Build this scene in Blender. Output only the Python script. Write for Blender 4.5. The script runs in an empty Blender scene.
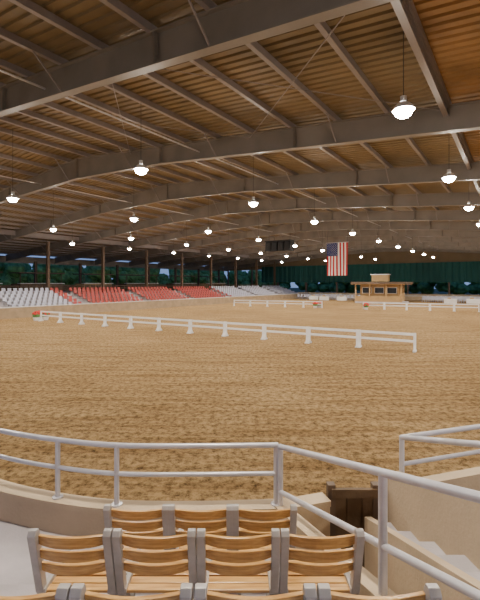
import bpy, math, random
from mathutils import Vector, Matrix
random.seed(4)
H = 3.3
A = Vector((0.564, 0.826, 0)); C = Vector((-0.826, 0.564, 0)); Z = Vector((0, 0, 1))
def W(c, a, z): return C*c + A*a + Z*z
scene = bpy.context.scene
COL = scene.collection

# ---------------------------------------------------------------- materials
def mat(name, col, rough=0.6, metal=0.0, var=0.0, vscale=3.0, bump=0.0, bscale=20.0, emis=None, estr=0.0, col2=None):
    m = bpy.data.materials.new(name); m.use_nodes = True
    nt = m.node_tree; b = nt.nodes["Principled BSDF"]
    b.inputs["Base Color"].default_value = (*col, 1); b.inputs["Roughness"].default_value = rough
    b.inputs["Metallic"].default_value = metal
    tc = nt.nodes.new("ShaderNodeTexCoord")
    if var > 0 or col2:
        n = nt.nodes.new("ShaderNodeTexNoise"); n.inputs["Scale"].default_value = vscale; n.inputs["Detail"].default_value = 6
        nt.links.new(tc.outputs["Object"], n.inputs["Vector"])
        r = nt.nodes.new("ShaderNodeValToRGB"); r.color_ramp.elements[0].position = 0.3; r.color_ramp.elements[1].position = 0.7
        c2 = col2 if col2 else tuple(x*(1-var) for x in col)
        r.color_ramp.elements[0].color = (*c2, 1); r.color_ramp.elements[1].color = (*col, 1)
        nt.links.new(n.outputs["Fac"], r.inputs["Fac"]); nt.links.new(r.outputs["Color"], b.inputs["Base Color"])
    if bump > 0:
        n2 = nt.nodes.new("ShaderNodeTexNoise"); n2.inputs["Scale"].default_value = bscale; n2.inputs["Detail"].default_value = 5
        nt.links.new(tc.outputs["Object"], n2.inputs["Vector"])
        bp = nt.nodes.new("ShaderNodeBump"); bp.inputs["Strength"].default_value = bump; bp.inputs["Distance"].default_value = 0.02
        nt.links.new(n2.outputs["Fac"], bp.inputs["Height"]); nt.links.new(bp.outputs["Normal"], b.inputs["Normal"])
    if emis:
        b.inputs["Emission Color"].default_value = (*emis, 1); b.inputs["Emission Strength"].default_value = estr
    return m

M_beam = mat("painted_steel_frame", (0.25, 0.215, 0.185), 0.45, 0, 0.3, 0.8)
M_purlin = mat("purlin_steel", (0.29, 0.255, 0.255), 0.42, 0, 0.2, 1.0)
M_deck = mat("corrugated_deck", (0.25, 0.175, 0.09), 0.55, 0, 0.45, 0.35)
M_wooddeck = mat("plywood_deck", (0.38, 0.20, 0.065), 0.7, 0, 0.4, 0.9)
M_conc = mat("concrete", (0.54, 0.50, 0.53), 0.85, 0, 0.2, 2.5, 0.3, 40)
M_wall = mat("painted_concrete_wall", (0.60, 0.47, 0.32), 0.8, 0, 0.25, 1.6, 0.25, 30)
M_rail = mat("painted_rail", (0.62, 0.61, 0.66), 0.35, 0.3, 0.15, 8)
M_white = mat("white_paint", (0.88, 0.87, 0.88), 0.5, 0, 0.06, 2)
M_brown = mat("brown_steel", (0.13, 0.085, 0.055), 0.6, 0, 0.2, 1)
M_gate = mat("brown_wood", (0.17, 0.105, 0.055), 0.7, 0, 0.4, 3, 0.4, 20)
M_red = mat("red_seat_plastic", (0.42, 0.055, 0.045), 0.5, 0, 0.1, 2)
M_seatw = mat("white_seat_plastic", (0.50, 0.50, 0.60), 0.5, 0, 0.1, 2)
M_teal = mat("teal_curtain", (0.015, 0.115, 0.105), 0.8, 0, 0.6, 0.08)
M_gable = mat("gable_cladding", (0.20, 0.145, 0.085), 0.8, 0, 0.2, 0.5)
M_tan = mat("booth_stucco", (0.50, 0.33, 0.16), 0.8, 0, 0.15, 1.5)
M_dark = mat("dark_glass", (0.02, 0.025, 0.03), 0.2)
M_black = mat("speaker_black", (0.015, 0.015, 0.018), 0.6)
M_leaf = mat("foliage", (0.18, 0.40, 0.12), 0.8, 0, 0.6, 1.2, 0.6, 4)
M_bark = mat("bark", (0.12, 0.08, 0.05), 0.9, 0, 0.3, 5)
M_grass = mat("grass", (0.07, 0.13, 0.04), 0.9, 0, 0.4, 0.4)
M_flower = mat("red_flowers", (0.7, 0.03, 0.03), 0.6)
M_alu = mat("chair_frame_metal", (0.47, 0.445, 0.44), 0.42, 0.35, 0.2, 12)
M_flagr = mat("flag_red", (0.50, 0.02, 0.03), 0.8)
M_flagw = mat("flag_white", (0.8, 0.78, 0.74), 0.8)
M_flagb = mat("flag_blue", (0.015, 0.02, 0.12), 0.8)
M_bulb = mat("lamp_glow", (1, 1, 1), 0.5, emis=(1.0, 0.95, 0.88), estr=150)
M_refl = mat("lamp_reflector", (0.75, 0.75, 0.75), 0.3, 0.3)

# chair wood with grain
def wood():
    m = bpy.data.materials.new("varnished_slat_wood"); m.use_nodes = True
    nt = m.node_tree; b = nt.nodes["Principled BSDF"]; b.inputs["Roughness"].default_value = 0.32
    tc = nt.nodes.new("ShaderNodeTexCoord"); mp = nt.nodes.new("ShaderNodeMapping"); mp.inputs["Scale"].default_value = (3, 30, 45)
    n = nt.nodes.new("ShaderNodeTexNoise"); n.inputs["Scale"].default_value = 1.6; n.inputs["Detail"].default_value = 6
    r = nt.nodes.new("ShaderNodeValToRGB")
    r.color_ramp.elements[0].position = .3; r.color_ramp.elements[0].color = (0.43, 0.215, 0.06, 1)
    r.color_ramp.elements[1].position = .7; r.color_ramp.elements[1].color = (0.70, 0.42, 0.145, 1)
    nt.links.new(tc.outputs["Object"], mp.inputs["Vector"]); nt.links.new(mp.outputs["Vector"], n.inputs["Vector"])
    nt.links.new(n.outputs["Fac"], r.inputs["Fac"]); nt.links.new(r.outputs["Color"], b.inputs["Base Color"])
    return m
M_slat = wood()

def sand():
    m = bpy.data.materials.new("arena_sand"); m.use_nodes = True
    nt = m.node_tree; L = nt.links; b = nt.nodes["Principled BSDF"]; b.inputs["Roughness"].default_value = 0.95
    b.inputs["Specular IOR Level"].default_value = 0.1
    tc = nt.nodes.new("ShaderNodeTexCoord")
    def noise(s, d=6, rough=.6, vec=None):
        n = nt.nodes.new("ShaderNodeTexNoise"); n.inputs["Scale"].default_value = s; n.inputs["Detail"].default_value = d
        n.inputs["Roughness"].default_value = rough; L.new(vec or tc.outputs["Object"], n.inputs["Vector"]); return n
    n1 = noise(6.5, 8, .8); n2 = noise(0.12, 3); n3 = noise(1.6, 6, .65)
    # drag / harrow marks running across the arena
    mp = nt.nodes.new("ShaderNodeMapping"); mp.inputs["Rotation"].default_value = (0, 0, math.radians(25)); mp.inputs["Scale"].default_value = (.18, 1.6, 1)
    L.new(tc.outputs["Object"], mp.inputs["Vector"])
    n4 = noise(1.6, 6, .7, mp.outputs["Vector"])
    r = nt.nodes.new("ShaderNodeValToRGB")
    r.color_ramp.elements[0].position = .38; r.color_ramp.elements[0].color = (0.15, 0.09, 0.038, 1)  # dark hollows: painted footprint shade along with wet/dry sand tone
    r.color_ramp.elements[1].position = .56; r.color_ramp.elements[1].color = (0.64, 0.435, 0.215, 1)
    L.new(n1.outputs["Fac"], r.inputs["Fac"])
    mx = nt.nodes.new("ShaderNodeMixRGB"); mx.blend_type = 'MULTIPLY'; mx.inputs[0].default_value = 0.7
    r2 = nt.nodes.new("ShaderNodeValToRGB"); r2.color_ramp.elements[0].position = .35; r2.color_ramp.elements[0].color = (.75, .7, .64, 1)
    r2.color_ramp.elements[1].position = .6; r2.color_ramp.elements[1].color = (1, 1, 1, 1)
    L.new(n2.outputs["Fac"], r2.inputs["Fac"]); L.new(r.outputs["Color"], mx.inputs[1]); L.new(r2.outputs["Color"], mx.inputs[2])
    mx2 = nt.nodes.new("ShaderNodeMixRGB"); mx2.blend_type = 'MULTIPLY'; mx2.inputs[0].default_value = 1.0
    r3 = nt.nodes.new("ShaderNodeValToRGB"); r3.color_ramp.elements[0].position = .38; r3.color_ramp.elements[0].color = (.68, .63, .57, 1)
    r3.color_ramp.elements[1].position = .55; r3.color_ramp.elements[1].color = (1, 1, 1, 1)
    L.new(n4.outputs["Fac"], r3.inputs["Fac"]); L.new(mx.outputs["Color"], mx2.inputs[1]); L.new(r3.outputs["Color"], mx2.inputs[2])
    L.new(mx2.outputs["Color"], b.inputs["Base Color"])
    v = nt.nodes.new("ShaderNodeTexVoronoi"); v.inputs["Scale"].default_value = 2.6
    mpv = nt.nodes.new("ShaderNodeMixRGB"); mpv.inputs[0].default_value = 0.25
    L.new(tc.outputs["Object"], mpv.inputs[1]); L.new(n3.outputs["Color"], mpv.inputs[2]); L.new(mpv.outputs["Color"], v.inputs["Vector"])
    add = nt.nodes.new("ShaderNodeMath"); add.operation = 'ADD'
    L.new(n1.outputs["Fac"], add.inputs[0])
    mul = nt.nodes.new("ShaderNodeMath"); mul.operation = 'MULTIPLY'; mul.inputs[1].default_value = 0.6
    L.new(v.outputs["Distance"], mul.inputs[0]); L.new(mul.outputs[0], add.inputs[1])
    bp = nt.nodes.new("ShaderNodeBump"); bp.inputs["Strength"].default_value = 1.0; bp.inputs["Distance"].default_value = 0.2
    L.new(add.outputs[0], bp.inputs["Height"]); L.new(bp.outputs["Normal"], b.inputs["Normal"])
    return m
M_sand = sand()

# ---------------------------------------------------------------- mesh builder
class B:
    def __init__(s, *mats): s.v = []; s.f = []; s.m = []; s.mats = list(mats)
    def mi(s, m):
        if m not in s.mats: s.mats.append(m)
        return s.mats.index(m)
    def face(s, idx, m): s.f.append(idx); s.m.append(s.mi(m))
    def poly(s, pts, m):
        o = len(s.v); s.v += [Vector(p) for p in pts]; s.face(list(range(o, o+len(pts))), m)
    def prism(s, pts, ext, m):
        o = len(s.v); n = len(pts); e = Vector(ext)
        s.v += [Vector(p) for p in pts] + [Vector(p)+e for p in pts]
        s.face(list(range(o, o+n))[::-1], m); s.face(list(range(o+n, o+2*n)), m)
        for i in range(n):
            j = (i+1) % n; s.face([o+i, o+j, o+n+j, o+n+i], m)
    def box(s, c, size, m, ax=(Vector((1,0,0)), Vector((0,1,0)), Z)):
        c = Vector(c); x = ax[0]*size[0]/2; y = ax[1]*size[1]/2; z = ax[2]*size[2]/2
        s.prism([c-x-y-z, c+x-y-z, c+x+y-z, c-x+y-z], z*2, m)
    def bar(s, p0, p1, w, h, m, up=Z):
        p0 = Vector(p0); p1 = Vector(p1); d = (p1-p0).normalized(); sd = d.cross(up).normalized(); u = sd.cross(d)
        a = sd*w/2; b = u*h/2
        s.prism([p0-a-b, p0+a-b, p0+a+b, p0-a+b], p1-p0, m)
    def tube(s, p0, p1, r, m, n=10, r1=None):
        p0 = Vector(p0); p1 = Vector(p1); d = (p1-p0).normalized(); r1 = r if r1 is None else r1
        u = Vector((1,0,0)) if abs(d.x) < .8 else Vector((0,1,0)); a = d.cross(u).normalized(); b = d.cross(a)
        o = len(s.v)
        for p, rr in ((p0, r), (p1, r1)):
            for i in range(n):
                t = 2*math.pi*i/n; s.v.append(p+a*rr*math.cos(t)+b*rr*math.sin(t))
        for i in range(n):
            j = (i+1) % n; s.face([o+i, o+j, o+n+j, o+n+i], m)
        s.face(list(range(o, o+n))[::-1], m); s.face(list(range(o+n, o+2*n)), m)
    def path(s, pts, r, m, n=12):
        for i in range(len(pts)-1): s.tube(pts[i], pts[i+1], r, m, n)
        for p in pts[1:-1]: s.ball(p, r, m, 10, 6)
    def ball(s, c, r, m, n=12, k=8, sc=(1,1,1), jit=0):
        c = Vector(c); o = len(s.v)
        for i in range(1, k):
            ph = math.pi*i/k
            for j in range(n):
                t = 2*math.pi*j/n; q = r*(1+random.uniform(-jit, jit))
                s.v.append(c+Vector((q*math.sin(ph)*math.cos(t)*sc[0], q*math.sin(ph)*math.sin(t)*sc[1], q*math.cos(ph)*sc[2])))
        top = len(s.v); s.v.append(c+Vector((0,0,r*sc[2]))); s.v.append(c-Vector((0,0,r*sc[2])))
        for i in range(k-2):
            for j in range(n):
                j2 = (j+1) % n; s.face([o+i*n+j, o+(i+1)*n+j, o+(i+1)*n+j2, o+i*n+j2], m)
        for j in range(n):
            j2 = (j+1) % n; s.face([top, o+j, o+j2], m); s.face([top+1, o+(k-2)*n+j2, o+(k-2)*n+j], m)
    def mesh(s, name, smooth=False):
        me = bpy.data.meshes.new(name); me.from_pydata([tuple(v) for v in s.v], [], s.f)
        for m in s.mats: me.materials.append(m)
        for p, i in zip(me.polygons, s.m): p.material_index = i; p.use_smooth = smooth
        me.update()
        if smooth:
            try: me.set_sharp_from_angle(angle=math.radians(40))
            except Exception: pass
        return me
    def obj(s, name, smooth=False, loc=None, bevel=0):
        o = bpy.data.objects.new(name, s.mesh(name, smooth)); COL.objects.link(o)
        if loc: o.location = loc
        if bevel:
            bv = o.modifiers.new("bevel", 'BEVEL'); bv.width = bevel; bv.segments = 2; bv.limit_method = 'ANGLE'
        return o
BX = (C, A, Z)   # building axes

# ---------------------------------------------------------------- ground
b = B(M_sand); b.poly([W(-14, -12, 0), W(-14, 83, 0), W(39, 83, 0), W(39, -12, 0)], M_sand); b.obj("floor")
b = B(M_grass); b.poly([W(-160, -120, -.05), W(-160, 260, -.05), W(220, 260, -.05), W(220, -120, -.05)], M_grass); b.obj("ground_outside")

# ---------------------------------------------------------------- roof
def deck(c): return H + 7.7 - 0.085*abs(c-22)
BOT = [(-20, 3.0), (0, 4.8), (15, 6.05), (22, 6.3), (30, 6.0), (45, 4.75), (62, 3.2)]
def bot(c):
    for (c0, z0), (c1, z1) in zip(BOT, BOT[1:]):
        if c <= c1: return H + z0+(z1-z0)*(c-c0)/(c1-c0)
    return H+BOT[-1][1]
b = B(M_deck, M_wooddeck)
st = [-20, 2, 22, 62.5]
prof = []
a = -12.0
while a < 86:
    prof += [(a, 0), (a+.19, 0), (a+.22, .06), (a+.30, .06)]; a += .33
for a, dz in prof:
    for c in st: b.v.append(W(c, a, deck(c)+dz))
for i in range(len(prof)-1):
    for k in range(3):
        o = i*4+k; b.face([o, o+1, o+5, o+4], M_wooddeck if k == 0 else M_deck)
b.obj("ceiling")
b = B(M_purlin)
c = -19.0
while c < 62.4:
    z = deck(c)-.11
    b.box(W(c, 37, z), (.05, 98, .2), M_purlin, BX)
    b.box(W(c+.05, 37, z-.095), (.12, 98, .015), M_purlin, BX)
    c += 1.9
b.obj("roof_purlins")
FR = [7.3+7.62*j for j in range(-2, 11)]
b = B(M_beam)
cs = [x[0] for x in BOT]
for (c0, c1) in zip(cs, cs[1:]):
    p0, p1 = bot(c0), bot(c1); t0, t1 = deck(c0)-.22, deck(c1)-.22
    b.prism([W(c0, -.012, p0), W(c1, -.012, p1), W(c1, -.012, t1), W(c0, -.012, t0)], A*.024, M_beam)
    b.bar(W(c0, 0, p0), W(c1, 0, p1), .28, .035, M_beam)
    b.bar(W(c0, 0, t0), W(c1, 0, t1), .28, .03, M_beam)
for c in (7.5, 15, 22, 30, 37.5, 45):
    z0, z1 = bot(c), deck(c)-.22
    for d in (-.02, .02): b.box(W(c+d, 0, (z0+z1)/2), (.02, .27, z1-z0), M_beam, BX)
me = b.mesh("roof_frame")
for a in FR:
    o = bpy.data.objects.new("roof_frame", me); o.location = A*a; COL.objects.link(o)
# flange braces from frame to purlins
b = B(M_purlin)
for a in FR[:-1]:
    c = -19.0+1.9*4
    while c < 60:
        for s in (-1, 1):
            b.bar(W(c+.03, a+s*.12, bot(c)+.03), W(c+.03, a+s*1.0, deck(c)-.2), .04, .04, M_purlin)
        c += 1.9*3
b.obj("flange_braces")
# longitudinal girders
b = B(M_beam)
for c, hh in ((2.0, .30), (44.3, .5)):
    z1 = deck(c)-.24-hh
    b.box(W(c, 37, z1+hh/2), (.03, 97, hh), M_purlin, BX)
    b.box(W(c, 37, z1+.01), (.16, 97, .03), M_purlin, BX)
    b.box(W(c, 37, z1+hh), (.16, 97, .03), M_purlin, BX)
b.obj("roof_girders")
# sprinkler / conduit runs
b = B(M_rail)
for c in (12.5, 26.0): b.tube(W(c, -10, bot(c)+.35), W(c, 84, bot(c)+.35), .035, M_rail, 8)
b.obj("ceiling_conduit")
# rod bracing
b = B(M_purlin)
for a0 in (FR[2], FR[5], FR[8]):
    for c0, c1 in ((2, 9.6), (9.6, 17.2), (26.8, 34.4), (34.4, 42)):
        b.tube(W(c0, a0+.1, deck(c0)-.4), W(c1, a0+7.5, deck(c1)-.4), .014, M_purlin, 6)
        b.tube(W(c1, a0+.1, deck(c1)-.4), W(c0, a0+7.5, deck(c0)-.4), .014, M_purlin, 6)
b.obj("brace_rods")
# eave fascia
b = B(M_beam); b.box(W(62.4, 37, H+3.5), (.15, 98, 1.0), M_beam, BX); b.obj("trim_1")

# ---------------------------------------------------------------- lamps
b = B(M_refl, M_bulb, M_black)
b.tube((0, 0, .34), (0, 0, 1.35), .009, M_black, 6)
b.tube((0, 0, .20), (0, 0, .36), .075, M_refl, 12)
n = 20; o = len(b.v)
for (r, z) in ((.08, .21), (.15, .18), (.22, .11), (.26, 0.03)):
    for i in range(n):
        t = 2*math.pi*i/n; b.v.append(Vector((r*math.cos(t), r*math.sin(t), z)))
for k in range(3):
    for i in range(n):
        j = (i+1) % n; b.face([o+k*n+i, o+k*n+j, o+(k+1)*n+j, o+(k+1)*n+i], M_refl)
b.ball((0, 0, -.01), .19, M_bulb, 16, 10, (1.1, 1.1, .75))
lm = b.mesh("high_bay_lamp", True)
spot = bpy.data.lights.new("spot", 'SPOT'); spot.energy = 1230; spot.color = (1.0, .89, .72); spot.spot_size = math.radians(158); spot.spot_blend = .7; spot.shadow_soft_size = .2
pt = bpy.data.lights.new("glow", 'POINT'); pt.energy = 85; pt.color = (1.0, .89, .72); pt.shadow_soft_size = .25
for i in range(-1, 5):
    for j in range(-1, 9):
        c = 2.3+9.1*i; a = 10.3+7.62*j; z = min(H+4.1, bot(c)-.15)
        lamp = bpy.data.objects.new("high_bay_lamp", lm); lamp.location = W(c, a, z); COL.objects.link(lamp)
        rb = B(M_black); rb.tube((0, 0, 1.3), (0, 0, deck(c)-z-.0), .008, M_black, 6)
        ro = bpy.data.objects.new("hanging_rod", rb.mesh("hanging_rod")); ro.parent = lamp; COL.objects.link(ro)
        s = bpy.data.objects.new("spot_light", spot); s.location = (0, 0, -.26); s.parent = lamp; COL.objects.link(s)
        p = bpy.data.objects.new("glow_light", pt); p.location = (0.0, 0, -.5); p.parent = lamp; COL.objects.link(p)

# ---------------------------------------------------------------- left stand
b = B(M_wall, M_conc, M_white)
b.box(W(39.1, 36, .5), (.2, 96, 1.0), M_wall, BX)
b.box(W(39.1, 36, 1.03), (.3, 96, .08), M_white, BX)
for r in range(6):
    z = .45+.3*r
    b.box(W(39.65+.9*r+.45, 36, z/2), (.9, 96, z), M_conc, BX)
b.box(W(53.0, 36, 1.0), (15.9, 96, 2.0), M_conc, BX)
b.obj("grandstand")
b = B(M_brown)
b.box(W(61.2, 36, 1.5), (.2, 96, 3.0), M_brown, BX); b.obj("wall_left")
b = B(M_seatw, M_red)
for r in range(6):
    z = .45+.3*r; a = -6.0; k = 0
    while a < 82:
        k += 1
        if k % 15 < 13:
            m = M_red if 27 < a < 57 else M_seatw
            cc = 39.65+.9*r+.5
            b.box(W(cc-.05, a, z+.42), (.42, .42, .05), m, BX)
            b.prism([W(cc+.18, a-.20, z+.47), W(cc+.26, a-.18, z+.80), W(cc+.26, a+.18, z+.80), W(cc+.18, a+.20, z+.47)], C*.04, m)
            b.box(W(cc+.05, a, z+.2), (.06, .3, .4), M_alu, BX)
        a += .6
b.obj("stadium_seating")
# columns along the stand
for j in range(-3, 8):
    b = B(M_brown); a = 26.8+7.62*j; zt = bot(44.3); c = 45.35
    b.box(W(c, a, 2+(zt-2)/2), (.3, .03, zt-2), M_brown, BX)
    b.box(W(c-.15, a, 2+(zt-2)/2), (.03, .3, zt-2), M_brown, BX); b.box(W(c+.15, a, 2+(zt-2)/2), (.03, .3, zt-2), M_brown, BX)
    b.box(W(c, a, 2.05), (.5, .5, .1), M_conc, BX)
    b.obj("steel_column")
# rail behind stand
b = B(M_brown)
for z in (2.45, 2.7, 2.95): b.box(W(46.6, 36, z), (.05, 96, .06), M_brown, BX)
a = -12
while a < 84: b.box(W(46.6, a, 2.5), (.05, .05, 1.0), M_brown, BX); a += 1.5
b.obj("stand_railing")
for j in range(-1, 12):
    b = B(M_brown); aa = 7.3+7.62*j-4
    b.box(W(60.5, aa, 4.3), (.35, .35, 4.5), M_brown, BX); b.box(W(60.5, aa, 2.15), (.6, .6, .28), M_conc, BX); b.obj("eave_post")
# concession kiosks on concourse
for a, ln, m in ((4, 6, M_gate), (14, 7, M_tan), (23, 5, M_gate), (31, 6, M_gate), (40, 5, M_tan), (49, 7, M_gate), (60, 6, M_gate), (70, 6, M_tan)):
    b = B(m)
    b.box(W(55, a, 2.61), (2.4, ln, 1.2), m, BX)
    b.box(W(53.9, a, 3.24), (.7, ln+.3, .08), M_white, BX)
    for k in range(int(ln)): b.box(W(53.78, a-ln/2+.5+k, 2.6), (.04, .8, .9), M_brown, BX)
    for da in (-ln/2+.1, ln/2-.1): b.tube(W(54, a+da, 3.28), W(54, a+da, 4.6), .05, M_brown, 8)
    b.box(W(55, a, 4.65), (2.8, ln+.4, .12), M_brown, BX)
    b.obj("concession_kiosk")

# ---------------------------------------------------------------- end wall
EA = 84.2
b = B(M_gable, M_wall, M_brown)
b.prism([W(-20, EA, 7.0), W(62, EA, 6.4), W(62, EA, deck(62)), W(22, EA, deck(22)), W(-20, EA, deck(-20))], A*.2, M_gable)
b.box(W(21, EA+.1, .6), (82, .2, 1.2), M_wall, BX)
for k in range(12): b.box(W(-18+7.2*k, EA+.1, 4.2), (.3, .3, 6.0), M_brown, BX)
b.obj("wall_back")
b = B(M_teal)
n = 900
for i in range(n+1):
    c = -15+66*i/n; d = .12*math.sin(c*5.2)+.06*math.sin(c*11.3+1)
    for z in (3.45, 5.3, 7.15): b.v.append(W(c, EA-.45+d*(1.1 if z < 4 else .8), z))
for i in range(n):
    for k in range(2): b.face([i*3+k, (i+1)*3+k, (i+1)*3+k+1, i*3+k+1], M_teal)
b.obj("curtain", True)
b = B(M_wall, M_white)
b.box(W(12.5, 83, .4), (52, .15, .8), M_wall, BX); b.box(W(12.5, 83, .84), (52, .22, .08), M_white, BX)
b.obj("arena_kickboard")
# white chairs at the far end
b = B(M_seatw)
for r in range(3):
    c = -8.0
    a = 76+r*2
    while c < 38:
        if not (14 < c < 24) and int(c/5) % 3 != r % 3:
            b.box(W(c, a, .45), (.45, .45, .05), M_seatw, BX); b.box(W(c, a+.22, .75), (.45, .04, .55), M_seatw, BX)
            for dc in (-.2, .2):
                for da in (-.2, .2): b.box(W(c+dc, a+da, .22), (.03, .03, .44), M_seatw, BX)
        c += .7
b.obj("spectator_chairs")
for c, a in ((30, 72), (27, 73), (9, 72), (6, 73.5), (33, 74), (2, 72)):
    b = B(M_white)
    b.box(W(c, a, .76), (1.9, .8, .05), M_white, BX); b.box(W(c, a-.39, .42), (1.86, .02, .66), M_white, BX)
    for dc in (-.85, .85): b.box(W(c+dc, a+.3, .38), (.05, .05, .74), M_rail, BX)
    b.box(W(c+.2, a, .9), (.5, .3, .22), M_tan, BX)
    b.obj("judges_table")

# ---------------------------------------------------------------- booth
b = B(M_tan, M_brown, M_dark, M_white)
bc, ba = 18.8, 69
b.box(W(bc, ba, .15), (7.4, 5, .3), M_conc, BX)
b.box(W(bc, ba+.3, 1.65), (6.2, 3.6, 2.7), M_tan, BX)
b.box(W(bc, ba, 3.1), (8.4, 5.4, .14), M_tan, BX)
b.box(W(bc, ba, 3.32), (8.6, 5.6, .32), M_brown, BX)
for dc in (-3.6, -1.3, 1.3, 3.6): b.box(W(bc+dc, ba-2.3, 1.65), (.2, .2, 2.8), M_tan, BX)
b.box(W(bc, ba-2.3, .75), (7.2, .1, .9), M_tan, BX)
for dc in (-2, 0, 2):
    b.box(W(bc+dc, ba-1.51, 2.1), (1.5, .06, 1.0), M_white, BX); b.box(W(bc+dc, ba-1.55, 2.1), (1.36, .04, .86), M_dark, BX)
b.box(W(bc-3.11, ba, 2.1), (.04, 1.4, .9), M_dark, BX)
b.box(W(bc+.2, ba, 4.1), (2.6, 1.2, 1.1), M_tan, BX); b.box(W(bc+.2, ba, 4.7), (2.9, 1.5, .14), M_white, BX)
b.obj("announcer_booth")

# ---------------------------------------------------------------- fences
def fence(p, q, n, skip=()):
    L = (q-p).length/n; d = (q-p).normalized()
    b = B(M_white)
    for e in (.06, L-.06):
        b.box((e, 0, .46), (.11, .11, .88), M_white); b.box((e, 0, .04), (.12, .44, .07), M_white)
        b.prism([(e-.03, -.2, .07), (e-.03, .2, .07), (e-.03, 0, .4)], (.06, 0, 0), M_white)
    for z, h in ((.83, .12), (.50, .11)): b.box((L/2, 0, z), (L-.1, .06, h), M_white)
    me = b.mesh("arena_fence_panel")
    for i in range(n):
        if i in skip: continue
        o = bpy.data.objects.new("arena_fence_panel", me); o.location = p+d*L*i; o.rotation_euler = (0, 0, math.atan2(d.y, d.x)); COL.objects.link(o)
fence(W(4.1, 20.94, 0), W(34.3, 19.6, 0), 11)
fence(W(3.8, 53.9, 0), W(34, 48.2, 0), 12, (5, 6))
fence(W(-7, 56, 0), W(3.6, 54, 0), 4)
def planter(p):
    b = B(M_white, M_leaf, M_flower)
    b.tube((0, 0, 0), (0, 0, .3), .2, M_white, 16, .28)
    b.ball((0, 0, .45), .3, M_leaf, 12, 8, jit=.12)
    for i in range(60):
        t = random.uniform(0, 6.28); ph = random.uniform(0, 1.4); r = .33
        b.ball((r*math.sin(ph)*math.cos(t), r*math.sin(ph)*math.sin(t), .45+r*math.cos(ph)), .06, M_flower, 6, 4)
    b.obj("flower_planter", loc=p)
for c, a in ((35.0, 19.6), (34.9, 20.4), (35.7, 20.3), (22.2, 50), (22.0, 50.8), (15.9, 51.3), (15.7, 50.6)): planter(W(c, a, 0))

# ---------------------------------------------------------------- flag
fb = B(M_flagr, M_flagw, M_flagb)
FW, FH = 2.5, 3.75; ftop = H+4.6; fa = 45.05; fc = 17.3
def fp(u, v, off=0):
    d = .09*math.sin(u*9+v*2.0)*(.3+v)
    return W(fc+FW/2-u*FW, fa+d-off, ftop-v*FH)
NV = 20
for sidx in range(13):
    m = M_flagr if sidx % 2 == 0 else M_flagw
    for k in range(NV):
        v0, v1 = k/NV, (k+1)/NV
        for h in range(2):
            u0 = (sidx+h/2)/13; u1 = (sidx+(h+1)/2)/13
            mm = M_flagb if (u1 <= 7/13+1e-6 and v1 <= .4+1e-6) else m
            fb.poly([fp(u0, v0), fp(u0, v1), fp(u1, v1), fp(u1, v0)], mm)
for i in range(9):
    for j in range(11):
        if (i+j) % 2 == 0:
            u = (i+1)/10*7/13; v = (j+1)/12*.40
            for side in (.012, -.012):
                p0 = fp(u, v, side); pts = []
                for q in range(10):
                    rr = .045 if q % 2 == 0 else .018; t = math.pi*q/5
                    pts.append(p0 + C*rr*math.sin(t)+Z*rr*math.cos(t))
                fb.poly(pts, M_flagw)
fb.tube(W(fc-1.35, fa, ftop+.03), W(fc+1.35, fa, ftop+.03), .035, M_rail, 8)
for d in (-1.2, 1.2): fb.tube(W(fc+d, fa, ftop), W(fc+d, fa+.3, bot(fc)), .012, M_black, 6)
fb.obj("american_flag")
# speaker cluster
b = B(M_black, M_brown)
sc, sa, sz = 25.0, 45.4, H+4.55
b.box(W(sc, sa, sz+.72), (3.6, 1.2, .1), M_black, BX)
for k in range(4):
    x = -1.35+.9*k
    b.prism([W(sc+x-.4, sa-.6, sz-.55), W(sc+x+.4, sa-.6, sz-.55), W(sc+x+.4, sa-.4, sz+.65), W(sc+x-.4, sa-.4, sz+.65)], A*1.1, M_black)
    b.box(W(sc+x, sa-.56, sz), (.66, .06, .9), M_black, BX)
for d in (-1.5, 1.5): b.tube(W(sc+d, sa, sz+.7), W(sc+d, sa, bot(sc)), .02, M_black, 6)
b.obj("loudspeaker_cluster")

# ---------------------------------------------------------------- trees outside
def tree_mesh(k):
    b = B(M_leaf, M_bark)
    b.tube((0, 0, 0), (0, 0, 3), .25, M_bark, 10, .15)
    for i in range(14):
        b.ball((random.uniform(-2.3, 2.3), random.uniform(-2.3, 2.3), random.uniform(2.0, 6.4)), random.uniform(1.0, 1.7), M_leaf, 14, 9, jit=.13)
    return b.mesh("tree")
tm = [tree_mesh(k) for k in range(3)]
for i in range(38):
    o = bpy.data.objects.new("tree", tm[i % 3]); o.location = W(70+random.uniform(-1, 7), -12+i*3.9, -.05); o.rotation_euler = (0, 0, random.uniform(0, 6)); COL.objects.link(o)
for i in range(12):
    o = bpy.data.objects.new("tree", tm[i % 3]); o.location = W(-12+i*6.3, 106+random.uniform(-3, 6), -.05); o.rotation_euler = (0, 0, random.uniform(0, 6)); o.scale = (1, 1, .8); COL.objects.link(o)

# ---------------------------------------------------------------- near seating box
def railx(y): return .39+(4.19-y)*.315
b = B(M_conc)
tiers = [(3.05, 4.11, .70), (2.35, 3.05, .93), (1.62, 2.35, 1.168), (.92, 1.62, 1.40), (.22, .92, 1.63), (-1.5, .22, 1.86)]
for y0, y1, z in tiers:
    xl = -5.5
    b.prism([(xl, y0, 0), (railx(y0)-.08, y0, 0), (railx(y1)-.08, y1, 0), (xl, y1, 0)], (0, 0, z), M_conc)
    b.prism([(xl, y0+.0, z-.03), (railx(y0)-.08, y0+.0, z-.03), (railx(y0)-.08, y0+.05, z-.03), (xl, y0+.05, z-.03)], (0, 0, .036), M_conc)
b.prism([(-5.5, 4.11, 0), (-1.3, 4.11, 0), (-1.9, 4.25, 0), (-2.67, 4.5, 0), (-3.7, 5.0, 0), (-5.2, 5.95, 0), (-5.5, 6.15, 0)], (0, 0, .70), M_conc)
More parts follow.
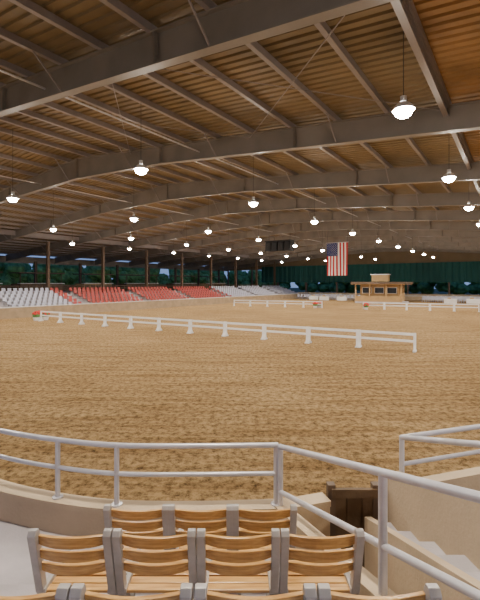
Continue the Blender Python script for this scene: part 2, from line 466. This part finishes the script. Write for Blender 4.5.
for y0, y1, z in tiers[1:5]:
    b.prism([(-2.9, y1, 0), (-1.45, y1, 0), (-1.45, y1+.33, 0), (-2.9, y1+.33, 0)], (0, 0, z-.115), M_conc)
b.obj("seating_terrace")
def smooth_path(pts, n=8):
    out = []
    P = [Vector(p) for p in pts]; P = [P[0]*2-P[1]]+P+[P[-1]*2-P[-2]]
    for i in range(1, len(P)-2):
        for k in range(n):
            t = k/n; p0, p1, p2, p3 = P[i-1:i+3]
            out.append(.5*((2*p1)+(p2-p0)*t+(2*p0-5*p1+4*p2-p3)*t*t+(3*p1-p0-3*p2+p3)*t**3))
    out.append(P[-2]); return out
base = smooth_path([(-7.2, 7.6, 0), (-5.2, 6.05, 0), (-3.7, 5.12, 0), (-2.67, 4.6, 0), (-1.93, 4.34, 0), (-1.24, 4.2, 0), (-.4, 4.18, 0), (.39, 4.22, 0)])
base2 = base + [Vector((.6, 4.26, 0)), Vector((.92, 4.36, 0))]
b = B(M_wall)
def wallpath(b, pts, th, z0, z1f, m, cap=None):
    nn = len(pts); off = []
    for i, p in enumerate(pts):
        d = (pts[min(i+1, nn-1)]-pts[max(i-1, 0)]); d.z = 0; d.normalize(); s = Vector((-d.y, d.x, 0))*th/2; off.append(s)
    o = len(b.v)
    for i, p in enumerate(pts):
        zt = z1f(i); zb = z0(i) if callable(z0) else z0
        for q, z in ((p+off[i], zb), (p+off[i], zt), (p-off[i], zt), (p-off[i], zb)): b.v.append(Vector((q.x, q.y, z)))
    for i in range(nn-1):
        for k in range(4):
            k2 = (k+1) % 4; b.face([o+i*4+k, o+i*4+k2, o+i*4+4+k2, o+i*4+4+k], m)
    b.face([o, o+1, o+2, o+3], m); e = o+(nn-1)*4; b.face([e+3, e+2, e+1, e], m)
wallpath(b, base2, .15, 0, lambda i: 1.0, M_wall)
wallpath(b, base2, .19, .97, lambda i: 1.03, M_wall)
s0 = Vector((.40, 4.22, 0)); s1 = Vector((railx(1.0), 1.0, 0))
sp = [s0+(s1-s0)*t/10 for t in range(11)]
wallpath(b, sp, .13, 0, lambda i: 1.03+.62*i/10, M_wall)
b.obj("parapet_wall")

# railings
R = .027
def railing(name, top, gap, posts):
    b = B(M_rail)
    b.path(top, R, M_rail); b.path([p-Z*gap for p in top], R*.85, M_rail)
    for p, zb in posts:
        b.tube((p.x, p.y, zb), p, R*.95, M_rail, 12); b.ball(p, R*1.02, M_rail)
        b.tube((p.x, p.y, zb), (p.x, p.y, zb+.015), .055, M_rail, 12)
    return b.obj(name, True)
zt = H-1.66
top = smooth_path([(-7.2, 7.6, zt), (-5.2, 6.05, zt), (-3.7, 5.12, zt), (-2.67, 4.6, zt), (-1.93, 4.34, zt), (-1.24, 4.19, zt), (-.4, 4.18, zt), (.39, 4.2, zt)])
pp = [(top[8], 1.03), (top[16], 1.03), (Vector((-1.93, 4.34, zt)), 1.03), (Vector((-1.26, 4.19, zt)), 1.03), (Vector((.37, 4.2, zt)), 1.03)]
railing("box_railing", top, .29, pp)
r0 = Vector((.41, 4.17, H-1.665)); r1 = Vector((1.12, 1.87, H-.985)); rd = r1-r0
r2 = r0+rd*1.35
pm = r0+rd*.69
b = B(M_rail)
b.path([r0, r2], R, M_rail); b.path([r0-Z*.46, r2-Z*.46], R*.9, M_rail)
for p, zb in ((r0, .98), (pm, 1.0), (r2, 1.0)):
    b.tube((p.x, p.y, zb), p, R*1.05, M_rail, 14)
b.ball(r0, R*1.05, M_rail); b.ball(r0-Z*.46, R, M_rail)
b.obj("stair_railing", True)

# right-hand box
q0 = Vector((1.74, 4.41, H-1.66))
topR = [q0, Vector((2.76, 4.74, H-1.66)), Vector((5.2, 5.6, H-1.66)), Vector((8.5, 7.0, H-1.66))]
b = B(M_rail); b.path(topR, R, M_rail); b.path([p-Z*.29 for p in topR], R*.85, M_rail)
for p in (q0, topR[2]): b.tube((p.x, p.y, 1.0), p, R, M_rail, 12)
q1 = Vector((1.98, 3.2, H-1.27)); q2 = q0+(q1-q0)*2.2
b.path([q0, q2], R, M_rail)
b.tube((q2.x, q2.y, 1.9), q2, R, M_rail, 12)
b.ball(q0, R*1.05, M_rail); b.obj("box_railing", True)
b = B(M_wall, M_conc)
wallpath(b, [Vector((1.52, 4.47, 0)), Vector((2.76, 4.87, 0)), Vector((5.2, 5.70, 0)), Vector((8.5, 7.1, 0))], .15, 0, lambda i: 1.06, M_wall)
u0 = Vector((1.64, 4.42, 0)); u1 = Vector((1.95, 1.2, 0))
up = [u0+(u1-u0)*t/10 for t in range(11)]
wallpath(b, up, .14, 0, lambda i: 1.27+.32*3.2*i/10, M_wall)
# ledge steps + lower kerb
kz = lambda y: 1.13+.38*(3.48-y)
for i in range(8):
    y1 = 4.3-.4*i; y0 = y1-.4; z = kz(y1)-.03
    xr = u0.x+(u1.x-u0.x)*(u0.y-y0)/3.22-.06
    b.prism([(1.37, y0, 0), (xr, y0, 0), (xr, y1, 0), (1.37, y1, 0)], (0, 0, z), M_conc)
kp = [Vector((1.34, 4.3-.31*t, 0)) for t in range(11)]
wallpath(b, kp, .07, 0, lambda i: kz(kp[i].y)+.03, M_wall)
for y0, y1, z in tiers[:5]:
    xa = u0.x+(4.42-y0)*.096+.08; xb = u0.x+(4.42-y1)*.096+.08
    b.prism([(xa, y0, 0), (8, y0, 0), (8, y1, 0), (xb, y1, 0)], (0, 0, z), M_conc)
b.obj("side_terrace")
# stair in the aisle
b = B(M_conc)
for i in range(7):
    y1 = 4.25-.36*i; y0 = y1-.36; z = .12+.17*i
    b.prism([(railx(y0)+.08, y0, 0), (1.30, y0, 0), (1.30, y1, 0), (railx(y1)+.08, y1, 0)], (0, 0, z), M_conc)
b.obj("aisle_stair")
# wooden gate
b = B(M_gate, M_brown)
gx0, gx1, gy = .98, 1.46, 4.42
b.box(((gx0+gx1)/2, gy, .58), (gx1-gx0, .03, 1.0), M_gate)
for k in range(3): b.box((gx0+.08+k*.162, gy-.025, .58), (.15, .02, 1.0), M_gate)
b.box(((gx0+gx1)/2, gy-.045, 1.06), (gx1-gx0, .05, .09), M_gate); b.box(((gx0+gx1)/2, gy-.045, .2), (gx1-gx0, .03, .09), M_gate)
for x in (gx0, gx1): b.box((x, gy, .57), (.08, .09, 1.14), M_brown)
b.obj("door_1")

# ---------------------------------------------------------------- chairs
def chair_mesh():
    b = B(M_slat, M_alu)
    def slat(zc, h, yc, w=.206, bow=.045, th=.012, tilt=.12, flat=False):
        n = 10; o = len(b.v)
        for i in range(n+1):
            t = -1+2*i/n; x = t*w
            hh = h/2*(1-.25*abs(t)**4)
            y = yc - bow*(1-t*t)
            for (dy, dz) in ((-th, -hh), (-th, hh), (th, hh), (th, -hh)):
                b.v.append(Vector((x, y+dy-dz*tilt, zc+dz)))
        for i in range(n):
            for k in range(4):
                k2 = (k+1) % 4; b.face([o+i*4+k, o+i*4+4+k, o+i*4+4+k2, o+i*4+k2], M_slat)
        b.face([o+3, o+2, o+1, o], M_slat); e = o+n*4; b.face([e, e+1, e+2, e+3], M_slat)
    slat(.812, .072, .0); slat(.716, .068, .02); slat(.624, .066, .04)
    for k in range(5):
        yy = .1+.075*k
        b.box((0, yy, .435-.01*math.sin(k)), (.40, .058, .02), M_slat)
    for sx in (-1, 1):
        x = sx*.220
        prof = [(-.065, .86), (-.045, .885), (-.015, .885), (.0, .86), (.10, .45), (.40, 0), (.345, 0), (.045, .45)]
        b.prism([(x-.024, y, z) for y, z in prof], (.048, 0, 0), M_alu)
        xi = sx*.190
        prof = [(.30, .46), (.36, .46), (.0, .0), (-.055, .0)]
        b.prism([(xi-.012, y, z) for y, z in prof], (.024, 0, 0), M_alu)
        b.box((sx*.205, .25, .45), (.03, .40, .035), M_alu)
    b.tube((-.22, .10, .42), (.22, .10, .42), .012, M_alu, 8); b.tube((-.22, .37, .07), (.22, .37, .07), .01, M_alu, 8)
    b.tube((-.2, 0, .08), (.2, 0, .08), .01, M_alu, 8)
    return b.mesh("stadium_chair")
cm = chair_mesh()
rows = [(3.2, .70, [-.80, -.305, .19]), (2.5, .93, [-1.02, -.515, -.01, .495]), (1.72, 1.168, [-.95, -.445, .063, .57])]
for y, z, xs in rows:
    for x in xs:
        o = bpy.data.objects.new("stadium_chair", cm); o.location = (x, y, z); o.scale = (1.02, 1, 1); COL.objects.link(o)
        bv = o.modifiers.new("bevel", 'BEVEL'); bv.width = .005; bv.segments = 2; bv.limit_method = 'ANGLE'

# ---------------------------------------------------------------- world + camera
w = bpy.data.worlds.new("sky"); scene.world = w; w.use_nodes = True
nt = w.node_tree; bg = nt.nodes["Background"]
tc = nt.nodes.new("ShaderNodeTexCoord"); sx = nt.nodes.new("ShaderNodeSeparateXYZ"); r = nt.nodes.new("ShaderNodeValToRGB")
r.color_ramp.elements[0].position = 0.0; r.color_ramp.elements[0].color = (.32, .5, .95, 1)
r.color_ramp.elements[1].position = .5; r.color_ramp.elements[1].color = (.10, .2, .6, 1)
nt.links.new(tc.outputs["Generated"], sx.inputs[0]); nt.links.new(sx.outputs["Z"], r.inputs["Fac"]); nt.links.new(r.outputs["Color"], bg.inputs["Color"])
bg.inputs["Strength"].default_value = .7
cam = bpy.data.cameras.new("camera"); co = bpy.data.objects.new("camera", cam); COL.objects.link(co)
cam.sensor_width = 36; cam.lens = 410/600*36; cam.shift_y = -17/600; cam.clip_start = .05; cam.clip_end = 600
co.location = (0, 0, H); co.rotation_euler = (math.pi/2, 0, 0)
scene.camera = co
